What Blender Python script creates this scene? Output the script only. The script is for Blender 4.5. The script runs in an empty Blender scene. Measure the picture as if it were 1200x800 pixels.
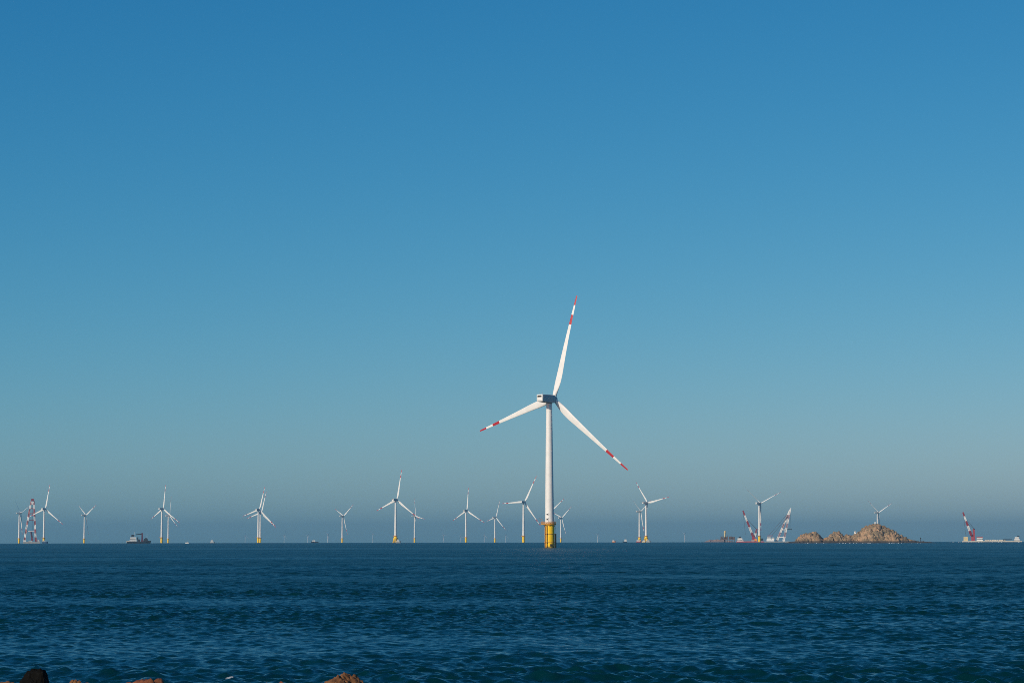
import bpy, bmesh, math, random
import numpy as np
from mathutils import Vector, Matrix, noise

random.seed(7)
sc = bpy.context.scene
C = sc.collection
rad = math.radians

# ------------------------------------------------------------------ camera
F = 85.0 / 36.0 * 1200.0           # focal length in photo pixels (1200 wide)
CAM_H = 5.9
PITCH = 4.747 - 0.072
ROLL = -0.10
RE = 7.43e6                        # earth radius incl. refraction: the sea is curved
cam_d = bpy.data.cameras.new('camera')
cam = bpy.data.objects.new('camera', cam_d)
C.objects.link(cam)
cam_d.lens = 85.0
cam_d.sensor_width = 36.0
cam_d.clip_start = 0.1
cam_d.clip_end = 200000.0
CAM_M = Matrix.Translation((0, 0, CAM_H)) @ Matrix.Rotation(rad(90 + PITCH), 4, 'X') @ Matrix.Rotation(rad(ROLL), 4, 'Z')
cam.matrix_world = CAM_M
sc.camera = cam

# ------------------------------------------------------------------ sky and sun
SUN_AZ = 43.0     # degrees to the left of straight behind the camera
SUN_EL = 27.0
sun_dir = Vector((-math.sin(rad(SUN_AZ)) * math.cos(rad(SUN_EL)),
                  -math.cos(rad(SUN_AZ)) * math.cos(rad(SUN_EL)), math.sin(rad(SUN_EL))))
world = bpy.data.worlds.new('World')
sc.world = world
world.use_nodes = True
wn = world.node_tree
wn.nodes.clear()
w_out = wn.nodes.new('ShaderNodeOutputWorld')
w_bg = wn.nodes.new('ShaderNodeBackground')
w_sky = wn.nodes.new('ShaderNodeTexSky')
w_sky.sky_type = 'NISHITA'
w_sky.sun_disc = False
w_sky.sun_elevation = rad(SUN_EL)
w_sky.sun_rotation = math.atan2(sun_dir.x, sun_dir.y)
w_sky.altitude = 0.0
w_sky.air_density = 0.8
w_sky.dust_density = 0.5
w_sky.ozone_density = 1.0
w_bg.inputs['Strength'].default_value = 0.075
# colour response of the photograph: one curve per channel over the whole sky
w_sep = wn.nodes.new('ShaderNodeSeparateColor')
w_com = wn.nodes.new('ShaderNodeCombineColor')
wn.links.new(w_sky.outputs[0], w_sep.inputs[0])
for ch, (gam, gain) in enumerate(((2.1, 0.068), (1.01, 0.762), (0.71, 1.74))):
    w_pw = wn.nodes.new('ShaderNodeMath')
    w_pw.operation = 'POWER'
    w_pw.inputs[1].default_value = gam
    w_ml = wn.nodes.new('ShaderNodeMath')
    w_ml.operation = 'MULTIPLY'
    w_ml.inputs[1].default_value = gain
    wn.links.new(w_sep.outputs[ch], w_pw.inputs[0])
    wn.links.new(w_pw.outputs[0], w_ml.inputs[0])
    wn.links.new(w_ml.outputs[0], w_com.inputs[ch])
wn.links.new(w_com.outputs[0], w_bg.inputs['Color'])
wn.links.new(w_bg.outputs[0], w_out.inputs['Surface'])

sun_l = bpy.data.lights.new('sun', 'SUN')
sun_l.energy = 3.9
sun_l.angle = rad(0.53)
sun_l.color = (1.0, 0.88, 0.70)
sun = bpy.data.objects.new('sun', sun_l)
C.objects.link(sun)
sun.rotation_euler = sun_dir.to_track_quat('Z', 'Y').to_euler()

sc.view_settings.view_transform = 'Standard'
sc.view_settings.look = 'None'
sc.view_settings.exposure = 0.0
sc.view_settings.gamma = 1.0
sc.view_settings.use_curve_mapping = False
sc.cycles.use_denoising = False
sc.cycles.use_adaptive_sampling = True
sc.cycles.adaptive_threshold = 0.01
sc.cycles.volume_bounces = 1
sc.cycles.max_bounces = 8
sc.cycles.filter_width = 0.9


# ------------------------------------------------------------------ pixel helpers
def ray(px, py):
    v = Vector(((px - 600.0) / F, (400.0 - py) / F, -1.0))
    return (CAM_M.to_3x3() @ v).normalized()


def drop(d):
    return -d * d / (2 * RE)


def on_sea(px, d, py=635.0):
    """point on the curved sea at distance d in the direction of photo column px"""
    r = ray(px, py)
    h = Vector((r.x, r.y)).normalized()
    return Vector((h.x * d, h.y * d, drop(d)))


def azimuth(px):
    r = ray(px, 635.0)
    return math.degrees(math.atan2(r.x, r.y))


def dist_for_height(px, py, height):
    """distance at which a point `height` above the sea shows at photo pixel (px, py)"""
    r = ray(px, py)
    t = r.z / math.hypot(r.x, r.y)
    a, b, c = 1 / (2 * RE), t, CAM_H - height
    return (-b + math.sqrt(b * b - 4 * a * c)) / (2 * a)


# ------------------------------------------------------------------ materials
def new_mat(name):
    m = bpy.data.materials.new(name)
    m.use_nodes = True
    nt = m.node_tree
    return m, nt, nt.nodes['Principled BSDF']


def paint(name, col, rough=0.45, var=0.10, scale=0.6, metallic=0.0, streak=0.0, grime=(0.25, 0.2, 0.15)):
    """painted surface: base colour with faint blotches and optional vertical streaks"""
    m, nt, b = new_mat(name)
    N, L = nt.nodes, nt.links
    tc = N.new('ShaderNodeTexCoord')
    n1 = N.new('ShaderNodeTexNoise')
    n1.inputs['Scale'].default_value = scale
    n1.inputs['Detail'].default_value = 6
    L.new(tc.outputs['Object'], n1.inputs['Vector'])
    rmp = N.new('ShaderNodeMapRange')
    rmp.inputs['From Min'].default_value = 0.3
    rmp.inputs['From Max'].default_value = 0.7
    rmp.inputs['To Min'].default_value = 1 - var
    rmp.inputs['To Max'].default_value = 1 + var * 0.5
    L.new(n1.outputs['Fac'], rmp.inputs['Value'])
    mul = N.new('ShaderNodeVectorMath')
    mul.operation = 'SCALE'
    mul.inputs[0].default_value = col
    L.new(rmp.outputs[0], mul.inputs['Scale'])
    last = mul.outputs[0]
    if streak > 0:
        mp = N.new('ShaderNodeMapping')
        mp.inputs['Scale'].default_value = (1.6, 1.6, 0.06)
        L.new(tc.outputs['Object'], mp.inputs['Vector'])
        n2 = N.new('ShaderNodeTexNoise')
        n2.inputs['Scale'].default_value = 1.2
        n2.inputs['Detail'].default_value = 5
        L.new(mp.outputs[0], n2.inputs['Vector'])
        r2 = N.new('ShaderNodeMapRange')
        r2.inputs['From Min'].default_value = 0.52
        r2.inputs['From Max'].default_value = 0.75
        r2.inputs['To Max'].default_value = streak
        L.new(n2.outputs['Fac'], r2.inputs['Value'])
        mx = N.new('ShaderNodeMix')
        mx.data_type = 'RGBA'
        L.new(r2.outputs[0], mx.inputs[0])
        L.new(last, mx.inputs[6])
        mx.inputs[7].default_value = (*grime, 1)
        last = mx.outputs[2]
    L.new(last, b.inputs['Base Color'])
    rr = N.new('ShaderNodeMapRange')
    rr.inputs['To Min'].default_value = rough - 0.08
    rr.inputs['To Max'].default_value = rough + 0.12
    L.new(n1.outputs['Fac'], rr.inputs['Value'])
    L.new(rr.outputs[0], b.inputs['Roughness'])
    b.inputs['Metallic'].default_value = metallic
    return m


def yellow_foundation(name):
    """yellow coating with rust streaks and a dark weed band near the water"""
    m = paint(name, (0.98, 0.60, 0.002), 0.45, 0.08, 0.5, 0, 0.18, (0.42, 0.19, 0.02))
    nt = m.node_tree
    N, L = nt.nodes, nt.links
    b = N['Principled BSDF']
    src = b.inputs['Base Color'].links[0].from_socket
    tc = N.new('ShaderNodeTexCoord')
    sep = N.new('ShaderNodeSeparateXYZ')
    L.new(tc.outputs['Object'], sep.inputs[0])
    nz = N.new('ShaderNodeTexNoise')
    nz.inputs['Scale'].default_value = 0.9
    nz.inputs['Detail'].default_value = 5
    L.new(tc.outputs['Object'], nz.inputs['Vector'])
    ad = N.new('ShaderNodeMath')
    ad.operation = 'MULTIPLY_ADD'
    ad.inputs[1].default_value = 2.4
    L.new(nz.outputs['Fac'], ad.inputs[0])
    L.new(sep.outputs['Z'], ad.inputs[2])
    mr = N.new('ShaderNodeMapRange')
    mr.inputs['From Min'].default_value = 1.7
    mr.inputs['From Max'].default_value = 2.6
    mr.inputs['To Min'].default_value = 0.9
    mr.inputs['To Max'].default_value = 0.0
    L.new(ad.outputs[0], mr.inputs['Value'])
    mx = N.new('ShaderNodeMix')
    mx.data_type = 'RGBA'
    L.new(mr.outputs[0], mx.inputs[0])
    L.new(src, mx.inputs[6])
    mx.inputs[7].default_value = (0.10, 0.085, 0.03, 1)
    L.new(mx.outputs[2], b.inputs['Base Color'])
    return m


def rock_mat(name, cols, scale=0.08, tide=None, fine=1.0):
    """rock: three colours mixed by noise, cracks by bump; optional dark tidal band below z=tide"""
    m, nt, b = new_mat(name)
    N, L = nt.nodes, nt.links
    tc = N.new('ShaderNodeTexCoord')
    n1 = N.new('ShaderNodeTexNoise')
    n1.inputs['Scale'].default_value = scale
    n1.inputs['Detail'].default_value = 8
    n1.inputs['Roughness'].default_value = 0.65
    L.new(tc.outputs['Object'], n1.inputs['Vector'])
    cr = N.new('ShaderNodeValToRGB')
    cr.color_ramp.elements[0].position = 0.30
    cr.color_ramp.elements[0].color = (*cols[0], 1)
    cr.color_ramp.elements[1].position = 0.68
    cr.color_ramp.elements[1].color = (*cols[-1], 1)
    for i, c in enumerate(cols[1:-1]):
        e = cr.color_ramp.elements.new(0.30 + 0.38 * (i + 1) / (len(cols) - 1))
        e.color = (*c, 1)
    L.new(n1.outputs['Fac'], cr.inputs[0])
    n2 = N.new('ShaderNodeTexNoise')
    n2.inputs['Scale'].default_value = scale * 9 * fine
    n2.inputs['Detail'].default_value = 10
    n2.inputs['Roughness'].default_value = 0.7
    L.new(tc.outputs['Object'], n2.inputs['Vector'])
    sp = N.new('ShaderNodeMapRange')
    sp.inputs['From Min'].default_value = 0.35
    sp.inputs['From Max'].default_value = 0.65
    sp.inputs['To Min'].default_value = 0.55
    sp.inputs['To Max'].default_value = 1.2
    L.new(n2.outputs['Fac'], sp.inputs['Value'])
    mul = N.new('ShaderNodeVectorMath')
    mul.operation = 'SCALE'
    L.new(cr.outputs[0], mul.inputs[0])
    L.new(sp.outputs[0], mul.inputs['Scale'])
    last = mul.outputs[0]
    if tide is not None:
        sep = N.new('ShaderNodeSeparateXYZ')
        L.new(tc.outputs['Object'], sep.inputs[0])
        ad = N.new('ShaderNodeMath')
        ad.operation = 'MULTIPLY_ADD'
        ad.inputs[1].default_value = tide * 0.8
        L.new(n1.outputs['Fac'], ad.inputs[0])
        L.new(sep.outputs['Z'], ad.inputs[2])
        mr = N.new('ShaderNodeMapRange')
        mr.inputs['From Min'].default_value = tide * 1.1
        mr.inputs['From Max'].default_value = tide * 1.7
        mr.inputs['To Min'].default_value = 1.0
        mr.inputs['To Max'].default_value = 0.0
        L.new(ad.outputs[0], mr.inputs['Value'])
        mx = N.new('ShaderNodeMix')
        mx.data_type = 'RGBA'
        L.new(mr.outputs[0], mx.inputs[0])
        L.new(last, mx.inputs[6])
        mx.inputs[7].default_value = (0.05, 0.042, 0.035, 1)
        last = mx.outputs[2]
    L.new(last, b.inputs['Base Color'])
    b.inputs['Roughness'].default_value = 0.85
    bp = N.new('ShaderNodeBump')
    bp.inputs['Strength'].default_value = 0.7
    bp.inputs['Distance'].default_value = 0.25 / (scale * 9 * fine)
    L.new(n2.outputs['Fac'], bp.inputs['Height'])
    L.new(bp.outputs[0], b.inputs['Normal'])
    return m


M = {}
M['white'] = paint('white_coating', (0.76, 0.75, 0.73), 0.38, 0.07, 0.25, 0, 0.10, (0.45, 0.40, 0.33))
M['blade_white'] = paint('blade_gelcoat', (0.78, 0.775, 0.76), 0.35, 0.06, 0.2)
M['blade_red'] = paint('blade_red_paint', (0.43, 0.02, 0.028), 0.4, 0.12, 0.4)
M['nacelle'] = paint('nacelle_shell_shaded', (0.47, 0.49, 0.50), 0.6, 0.06, 0.4, 0, 0.08)  # nacelle white darkened to grey, shade on its side put into the colour
M['dark_vent'] = paint('dark_louvre', (0.02, 0.02, 0.022), 0.6)
M['yaw_grey'] = paint('grey_steel', (0.26, 0.28, 0.29), 0.45, 0.15, 0.7)
M['yellow'] = yellow_foundation('yellow_coating')
M['orange_rail'] = paint('amber_rail_paint', (0.60, 0.26, 0.02), 0.5, 0.15, 0.8)
M['rust'] = paint('brown_rusted_pipe', (0.36, 0.17, 0.03), 0.6, 0.25, 0.8)
M['weed'] = paint('weedy_shaded_steel', (0.045, 0.045, 0.022), 0.75, 0.3, 0.6)  # weed growth and shade on the boat landing, both put into the colour
M['crane_red'] = paint('crane_red', (0.30, 0.03, 0.04), 0.45, 0.2, 0.12)
M['crane_white'] = paint('crane_white', (0.74, 0.74, 0.73), 0.45, 0.12, 0.12)
M['cable'] = paint('steel_cable', (0.07, 0.08, 0.09), 0.5)
M['hull_dark'] = paint('dark_hull', (0.010, 0.012, 0.018), 0.8, 0.2, 0.1)
M['hull_red'] = paint('red_hull', (0.48, 0.07, 0.05), 0.5, 0.2, 0.1)
M['hull_grey'] = paint('grey_hull', (0.34, 0.35, 0.34), 0.55, 0.2, 0.1)
M['hull_blue'] = paint('blue_hull', (0.04, 0.10, 0.20), 0.5, 0.2, 0.1)
M['ship_white'] = paint('ship_white', (0.76, 0.76, 0.74), 0.45, 0.1, 0.2)
M['glass'] = paint('dark_window_glass', (0.02, 0.028, 0.035), 0.12, 0.05)
M['deck'] = paint('pale_deck', (0.52, 0.48, 0.40), 0.7, 0.2, 0.1)
M['beige'] = paint('beige_block', (0.60, 0.48, 0.26), 0.6, 0.2, 0.15)
M['orange'] = paint('orange_paint', (0.75, 0.26, 0.04), 0.5, 0.15, 0.2)
M['purple'] = paint('maroon_paint', (0.26, 0.09, 0.12), 0.5, 0.15, 0.2)
M['dark_maroon'] = paint('dark_maroon_paint', (0.09, 0.02, 0.035), 0.5, 0.15, 0.2)
M['mauve'] = paint('faded_mauve_paint', (0.38, 0.27, 0.30), 0.5, 0.15, 0.2)
M['pier'] = paint('brown_timber', (0.13, 0.075, 0.05), 0.8, 0.35, 0.2)
M['foam'] = paint('white_foam', (0.72, 0.76, 0.78), 0.8, 0.2, 0.8)


# ------------------------------------------------------------------ mesh helpers
class MB:
    def __init__(self):
        self.v, self.f, self.m = [], [], []

    def add(self, vs, fs, mi=0):
        o = len(self.v)
        self.v += [tuple(p) for p in vs]
        self.f += [tuple(i + o for i in q) for q in fs]
        self.m += [mi] * len(fs)

    def box(self, c, s, mi=0, taper=1.0, rot=None):
        x, y, z = s[0] / 2, s[1] / 2, s[2] / 2
        vs = []
        for k, t in ((-1, 1.0), (1, taper)):
            for a, b in ((-1, -1), (1, -1), (1, 1), (-1, 1)):
                p = Vector((a * x * t, b * y * t, k * z))
                if rot is not None:
                    p = rot @ p
                vs.append(p + Vector(c))
        self.add(vs, [(3, 2, 1, 0), (4, 5, 6, 7), (0, 1, 5, 4), (1, 2, 6, 5), (2, 3, 7, 6), (3, 0, 4, 7)], mi)

    def loft(self, rings, mi=0, cap=True, closed=True):
        n = len(rings[0])
        vs = [p for r in rings for p in r]
        fs = []
        for i in range(len(rings) - 1):
            for j in range(n if closed else n - 1):
                k = (j + 1) % n
                fs.append((i * n + j, i * n + k, (i + 1) * n + k, (i + 1) * n + j))
        if cap:
            fs.append(tuple(reversed(range(n))))
            fs.append(tuple((len(rings) - 1) * n + j for j in range(n)))
        self.add(vs, fs, mi)

    def tube(self, p0, p1, r0, r1=None, n=8, mi=0):
        p0, p1 = Vector(p0), Vector(p1)
        r1 = r0 if r1 is None else r1
        q = (p1 - p0).to_track_quat('Z', 'Y')
        rings = []
        for p, r in ((p0, r0), (p1, r1)):
            rings.append([p + q @ Vector((r * math.cos(2 * math.pi * k / n), r * math.sin(2 * math.pi * k / n), 0)) for k in range(n)])
        self.loft(rings, mi)

    def lathe(self, prof, n=32, mi=0, axis='Z', cap=True):
        rings = []
        for r, h in prof:
            ring = []
            for k in range(n):
                a = 2 * math.pi * k / n
                if axis == 'Z':
                    ring.append((r * math.cos(a), r * math.sin(a), h))
                else:
                    ring.append((r * math.cos(a), h, -r * math.sin(a)))
            rings.append(ring)
        self.loft(rings, mi, cap)

    def mesh(self, name, mats, smooth=None):
        me = bpy.data.meshes.new(name)
        me.from_pydata(self.v, [], self.f)
        for k in mats:
            me.materials.append(M[k] if isinstance(k, str) else k)
        me.polygons.foreach_set('material_index', self.m)
        me.update()
        if smooth is not None:
            me.shade_smooth()
            bm = bmesh.new()
            bm.from_mesh(me)
            for e in bm.edges:
                if len(e.link_faces) == 2 and e.calc_face_angle(0.0) > rad(smooth):
                    e.smooth = False
            bm.to_mesh(me)
            bm.free()
        return me


def link(name, me, parent=None, mat4=None):
    o = bpy.data.objects.new(name, me)
    C.objects.link(o)
    if parent is not None:
        o.parent = parent
    if mat4 is not None:
        o.matrix_basis = mat4
    return o


def part(name, mb, mats, parent, smooth=None, mat4=None):
    return link(name, mb.mesh(name, mats, smooth), parent, mat4)


def tag(o, label=None, cat=None, group=None, kind=None):
    if label:
        o['label'] = label
    if cat:
        o['category'] = cat
    if group:
        o['group'] = group
    if kind:
        o['kind'] = kind
    return o


def thing(name, label, cat, loc, rotz=0.0, group=None):
    o = bpy.data.objects.new(name, None)
    o.empty_display_size = 1.0
    C.objects.link(o)
    o.location = loc
    o.rotation_euler = (0, 0, rotz)
    return tag(o, label, cat, group)


# ------------------------------------------------------------------ sea
def sea_material():
    m, nt, b = new_mat('sea_water')
    N, L = nt.nodes, nt.links
    geo = N.new('ShaderNodeNewGeometry')
    at = N.new('ShaderNodeAttribute')
    at.attribute_name = 'unresolved'
    # ripples finer than the mesh: tilt the normal by two noise fields
    prev = geo.outputs['Normal']
    for scl, amp, sx in ((1.5, 0.24, 0.9), (4.5, 0.18, 1.0)):
        mp = N.new('ShaderNodeMapping')
        mp.inputs['Scale'].default_value = (sx, 1.0, 0.3)
        L.new(geo.outputs['Position'], mp.inputs['Vector'])
        nz = N.new('ShaderNodeTexNoise')
        nz.inputs['Scale'].default_value = scl
        nz.inputs['Detail'].default_value = 3
        L.new(mp.outputs[0], nz.inputs['Vector'])
        sub = N.new('ShaderNodeVectorMath')
        sub.operation = 'SUBTRACT'
        sub.inputs[1].default_value = (0.5, 0.5, 0.5)
        L.new(nz.outputs['Color'], sub.inputs[0])
        ml = N.new('ShaderNodeVectorMath')
        ml.operation = 'MULTIPLY'
        ml.inputs[1].default_value = (amp * 1.6, amp * 2.4, 0.0)
        L.new(sub.outputs[0], ml.inputs[0])
        ad = N.new('ShaderNodeVectorMath')
        ad.operation = 'ADD'
        L.new(prev, ad.inputs[0])
        L.new(ml.outputs[0], ad.inputs[1])
        prev = ad.outputs[0]
    nm = N.new('ShaderNodeVectorMath')
    nm.operation = 'NORMALIZE'
    L.new(prev, nm.inputs[0])
    L.new(nm.outputs[0], b.inputs['Normal'])
    # roughness carries the waves the mesh can not hold, plus gust patches
    rg = N.new('ShaderNodeMapRange')
    rg.inputs['To Min'].default_value = 0.03
    rg.inputs['To Max'].default_value = 0.37
    L.new(at.outputs['Fac'], rg.inputs['Value'])
    gm = N.new('ShaderNodeMapping')
    gm.inputs['Scale'].default_value = (0.0035, 0.011, 0.0)
    L.new(geo.outputs['Position'], gm.inputs['Vector'])
    gn = N.new('ShaderNodeTexNoise')
    gn.inputs['Scale'].default_value = 1.0
    gn.inputs['Detail'].default_value = 5
    L.new(gm.outputs[0], gn.inputs['Vector'])
    ga = N.new('ShaderNodeMapRange')
    ga.inputs['From Min'].default_value = 0.3
    ga.inputs['From Max'].default_value = 0.7
    ga.inputs['To Min'].default_value = -0.05
    ga.inputs['To Max'].default_value = 0.08
    L.new(gn.outputs['Fac'], ga.inputs['Value'])
    gs = N.new('ShaderNodeMath')
    L.new(rg.outputs[0], gs.inputs[0])
    L.new(ga.outputs[0], gs.inputs[1])
    L.new(gs.outputs[0], b.inputs['Roughness'])
    b.inputs['IOR'].default_value = 1.333
    b.inputs['Specular IOR Level'].default_value = 1.0
    b.inputs['Specular Tint'].default_value = (0.3, 1.0, 1.0, 1)
    # water body colour, a little greener in drifting patches
    mp = N.new('ShaderNodeMapping')
    mp.inputs['Scale'].default_value = (0.004, 0.012, 0.0)
    L.new(geo.outputs['Position'], mp.inputs['Vector'])
    nz = N.new('ShaderNodeTexNoise')
    nz.inputs['Scale'].default_value = 1.0
    nz.inputs['Detail'].default_value = 4
    L.new(mp.outputs[0], nz.inputs['Vector'])
    mx = N.new('ShaderNodeMix')
    mx.data_type = 'RGBA'
    mx.inputs[6].default_value = (0.0002, 0.0150, 0.0165, 1)
    mx.inputs[7].default_value = (0.0003, 0.0215, 0.0225, 1)
    L.new(nz.outputs['Fac'], mx.inputs[0])
    # foam where a wave breaks over a sunken rock near the shore
    fp = FOAM_POINT
    ds = N.new('ShaderNodeVectorMath')
    ds.operation = 'SUBTRACT'
    ds.inputs[1].default_value = (fp.x, fp.y, 0)
    L.new(geo.outputs['Position'], ds.inputs[0])
    sc_ = N.new('ShaderNodeVectorMath')
    sc_.operation = 'MULTIPLY'
    sc_.inputs[1].default_value = (1 / 0.35, 1 / 0.8, 0)
    L.new(ds.outputs[0], sc_.inputs[0])
    ln = N.new('ShaderNodeVectorMath')
    ln.operation = 'LENGTH'
    L.new(sc_.outputs[0], ln.inputs[0])
    fn = N.new('ShaderNodeTexNoise')
    fn.inputs['Scale'].default_value = 5.0
    fn.inputs['Detail'].default_value = 6
    L.new(geo.outputs['Position'], fn.inputs['Vector'])
    fa = N.new('ShaderNodeMath')
    fa.operation = 'MULTIPLY_ADD'
    fa.inputs[1].default_value = 2.2
    L.new(fn.outputs['Fac'], fa.inputs[0])
    L.new(ln.outputs['Value'], fa.inputs[2])
    fr = N.new('ShaderNodeMapRange')
    fr.inputs['From Min'].default_value = 1.35
    fr.inputs['From Max'].default_value = 1.75
    fr.inputs['To Min'].default_value = 0.8
    fr.inputs['To Max'].default_value = 0.0
    L.new(fa.outputs[0], fr.inputs['Value'])
    m2 = N.new('ShaderNodeMix')
    m2.data_type = 'RGBA'
    L.new(fr.outputs[0], m2.inputs[0])
    L.new(mx.outputs[2], m2.inputs[6])
    m2.inputs[7].default_value = (0.6, 0.64, 0.66, 1)
    L.new(m2.outputs[2], b.inputs['Base Color'])
    return m


def build_sea():
    rng = np.random.default_rng(11)
    # angular grid: fine in front of the shore, coarse to the sides
    fine = np.linspace(-0.28, 0.28, 540)
    side = np.linspace(0.30, 1.6, 30)
    az = np.concatenate([-side[::-1], fine, side])
    r = [46.0]
    while r[-1] < 33000:
        x = r[-1]
        step = 0.6 if x < 92 else 0.18 if x < 180 else 0.18 * (x / 180) ** (1.38 if x < 1500 else 1.9)
        r.append(x + min(step, 900))
    r = np.array(r)
    A, Rr = np.meshgrid(az, r)
    X = (Rr * np.sin(A)).astype(np.float32)
    Y = (Rr * np.cos(A)).astype(np.float32)
    dr = np.gradient(r)
    daz = np.gradient(az)
    sp = np.maximum(dr[:, None] * 1.0, (r[:, None] * daz[None, :])).astype(np.float32)
    # gust patches modulate the short waves
    gust = np.zeros_like(X)
    for i in range(14):
        lam = 60 * (1.6 ** (i % 7)) * rng.uniform(0.8, 1.2)
        th = rng.normal(0, 0.5)
        kx, ky = math.sin(th) * 2 * math.pi / lam, math.cos(th) * 2 * math.pi / lam * 1.0
        gust += np.sin(kx * X + ky * Y + rng.uniform(0, 6.28)).astype(np.float32)
    gust = np.clip(1.0 + 0.16 * gust, 0.4, 1.7)
    Z = np.zeros_like(X)
    DX = np.zeros_like(X)
    DY = np.zeros_like(X)
    n = 96
    lams = np.geomspace(0.38, 15.0, n) * rng.uniform(0.95, 1.05, n)
    tot = 0.0
    res = np.zeros_like(X)
    for lam in lams:
        k = 2 * math.pi / lam
        spread = 0.95 if lam < 1.6 else 0.75 if lam < 3.5 else 0.5
        th = math.pi + 0.18 + rng.normal(0, spread)
        s = 0.068 * (1.0 if lam < 1.0 else (1.0 / lam) ** 0.85 if lam < 6 else 0.29 * (6 / lam) ** 1.0)
        a = s / k
        ph = k * (math.sin(th) * X + math.cos(th) * Y) + rng.uniform(0, 6.28)
        w = np.clip((lam / sp - 1.8) / 1.6, 0, 1)
        tot += s * s
        res += s * s * w * w
        amp = a * w * (gust if lam < 6 else 1.0)
        sn, cs = np.sin(ph), np.cos(ph)
        Z += amp * cs
        DX += -amp * 0.6 * math.sin(th) * sn
        DY += -amp * 0.6 * math.cos(th) * sn
    # long-crested waves shoaling towards the shore
    for lam, a, th in ((10.0, 0.07, math.pi + 0.05), (7.5, 0.05, math.pi - 0.12), (12.5, 0.05, math.pi + 0.16)):
        k = 2 * math.pi / lam
        ph = k * (math.sin(th) * X + math.cos(th) * Y) + rng.uniform(0, 6.28) + 0.8 * np.sin(X / 9.0)
        w = np.exp(-((Rr - 92) / 22) ** 2) * np.clip((lam / sp - 2) / 2, 0, 1) * (0.6 + 0.4 * np.sin(X / 6.5 + 1.0 + Y / 20))
        Z += (a * w * np.cos(ph)).astype(np.float32)
        DY += (-a * 0.9 * w * math.cos(th) * np.sin(ph)).astype(np.float32)
    X2, Y2 = X + DX, Y + DY
    Z2 = Z - (X * X + Y * Y) / (2 * RE)
    nr, na = X.shape
    co = np.stack([X2, Y2, Z2], -1).reshape(-1, 3).astype(np.float32)
    idx = np.arange(nr * na).reshape(nr, na)
    q = np.stack([idx[:-1, :-1], idx[:-1, 1:], idx[1:, 1:], idx[1:, :-1]], -1).reshape(-1, 4)[:, ::-1]
    me = bpy.data.meshes.new('sea')
    me.vertices.add(len(co))
    me.vertices.foreach_set('co', co.ravel())
    me.loops.add(q.size)
    me.loops.foreach_set('vertex_index', q.ravel().astype(np.int32))
    me.polygons.add(len(q))
    me.polygons.foreach_set('loop_start', np.arange(0, q.size, 4, dtype=np.int32))
    me.update(calc_edges=True)
    un = np.sqrt(np.clip(1 - res / tot, 0, 1)).ravel().astype(np.float32)
    at = me.attributes.new('unresolved', 'FLOAT', 'POINT')
    at.data.foreach_set('value', un)
    me.shade_smooth()
    me.materials.append(sea_material())
    o = link('sea', me)
    tag(o, 'dark blue choppy sea reaching the horizon', None, None, 'structure')
    return o


_r = ray(268, 794.0)
FOAM_POINT = Vector((0, 0, CAM_H)) + _r * (-CAM_H / _r.z)
build_sea()

# ------------------------------------------------------------------ shore under the camera
def shore_z(y):
    return 4.25 - max(0.0, y - 2) * 0.05 - max(0.0, y - 40) * 0.13


def build_shore():
    mb = MB()
    nx, ny = 90, 80
    for j in range(ny + 1):
        y = -30 + 96 * j / ny
        for i in range(nx + 1):
            x = -45 + 90 * i / nx
            z = shore_z(y) + 0.35 * noise.noise((x * 0.25, y * 0.25, 3.1)) + 0.12 * noise.noise((x, y, 1.0))
            mb.v.append((x, y, min(z, 4.5)))
    for j in range(ny):
        for i in range(nx):
            a = j * (nx + 1) + i
            mb.f.append((a, a + 1, a + nx + 2, a + nx + 1))
            mb.m.append(0)
    sm = rock_mat('shore_rock', [(0.10, 0.06, 0.04), (0.22, 0.13, 0.075), (0.30, 0.19, 0.11)], 0.5)
    o = link('shore', mb.mesh('shore', [sm], 60))
    tag(o, 'rocky shore slope below the camera', None, None, 'structure')


build_shore()


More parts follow.
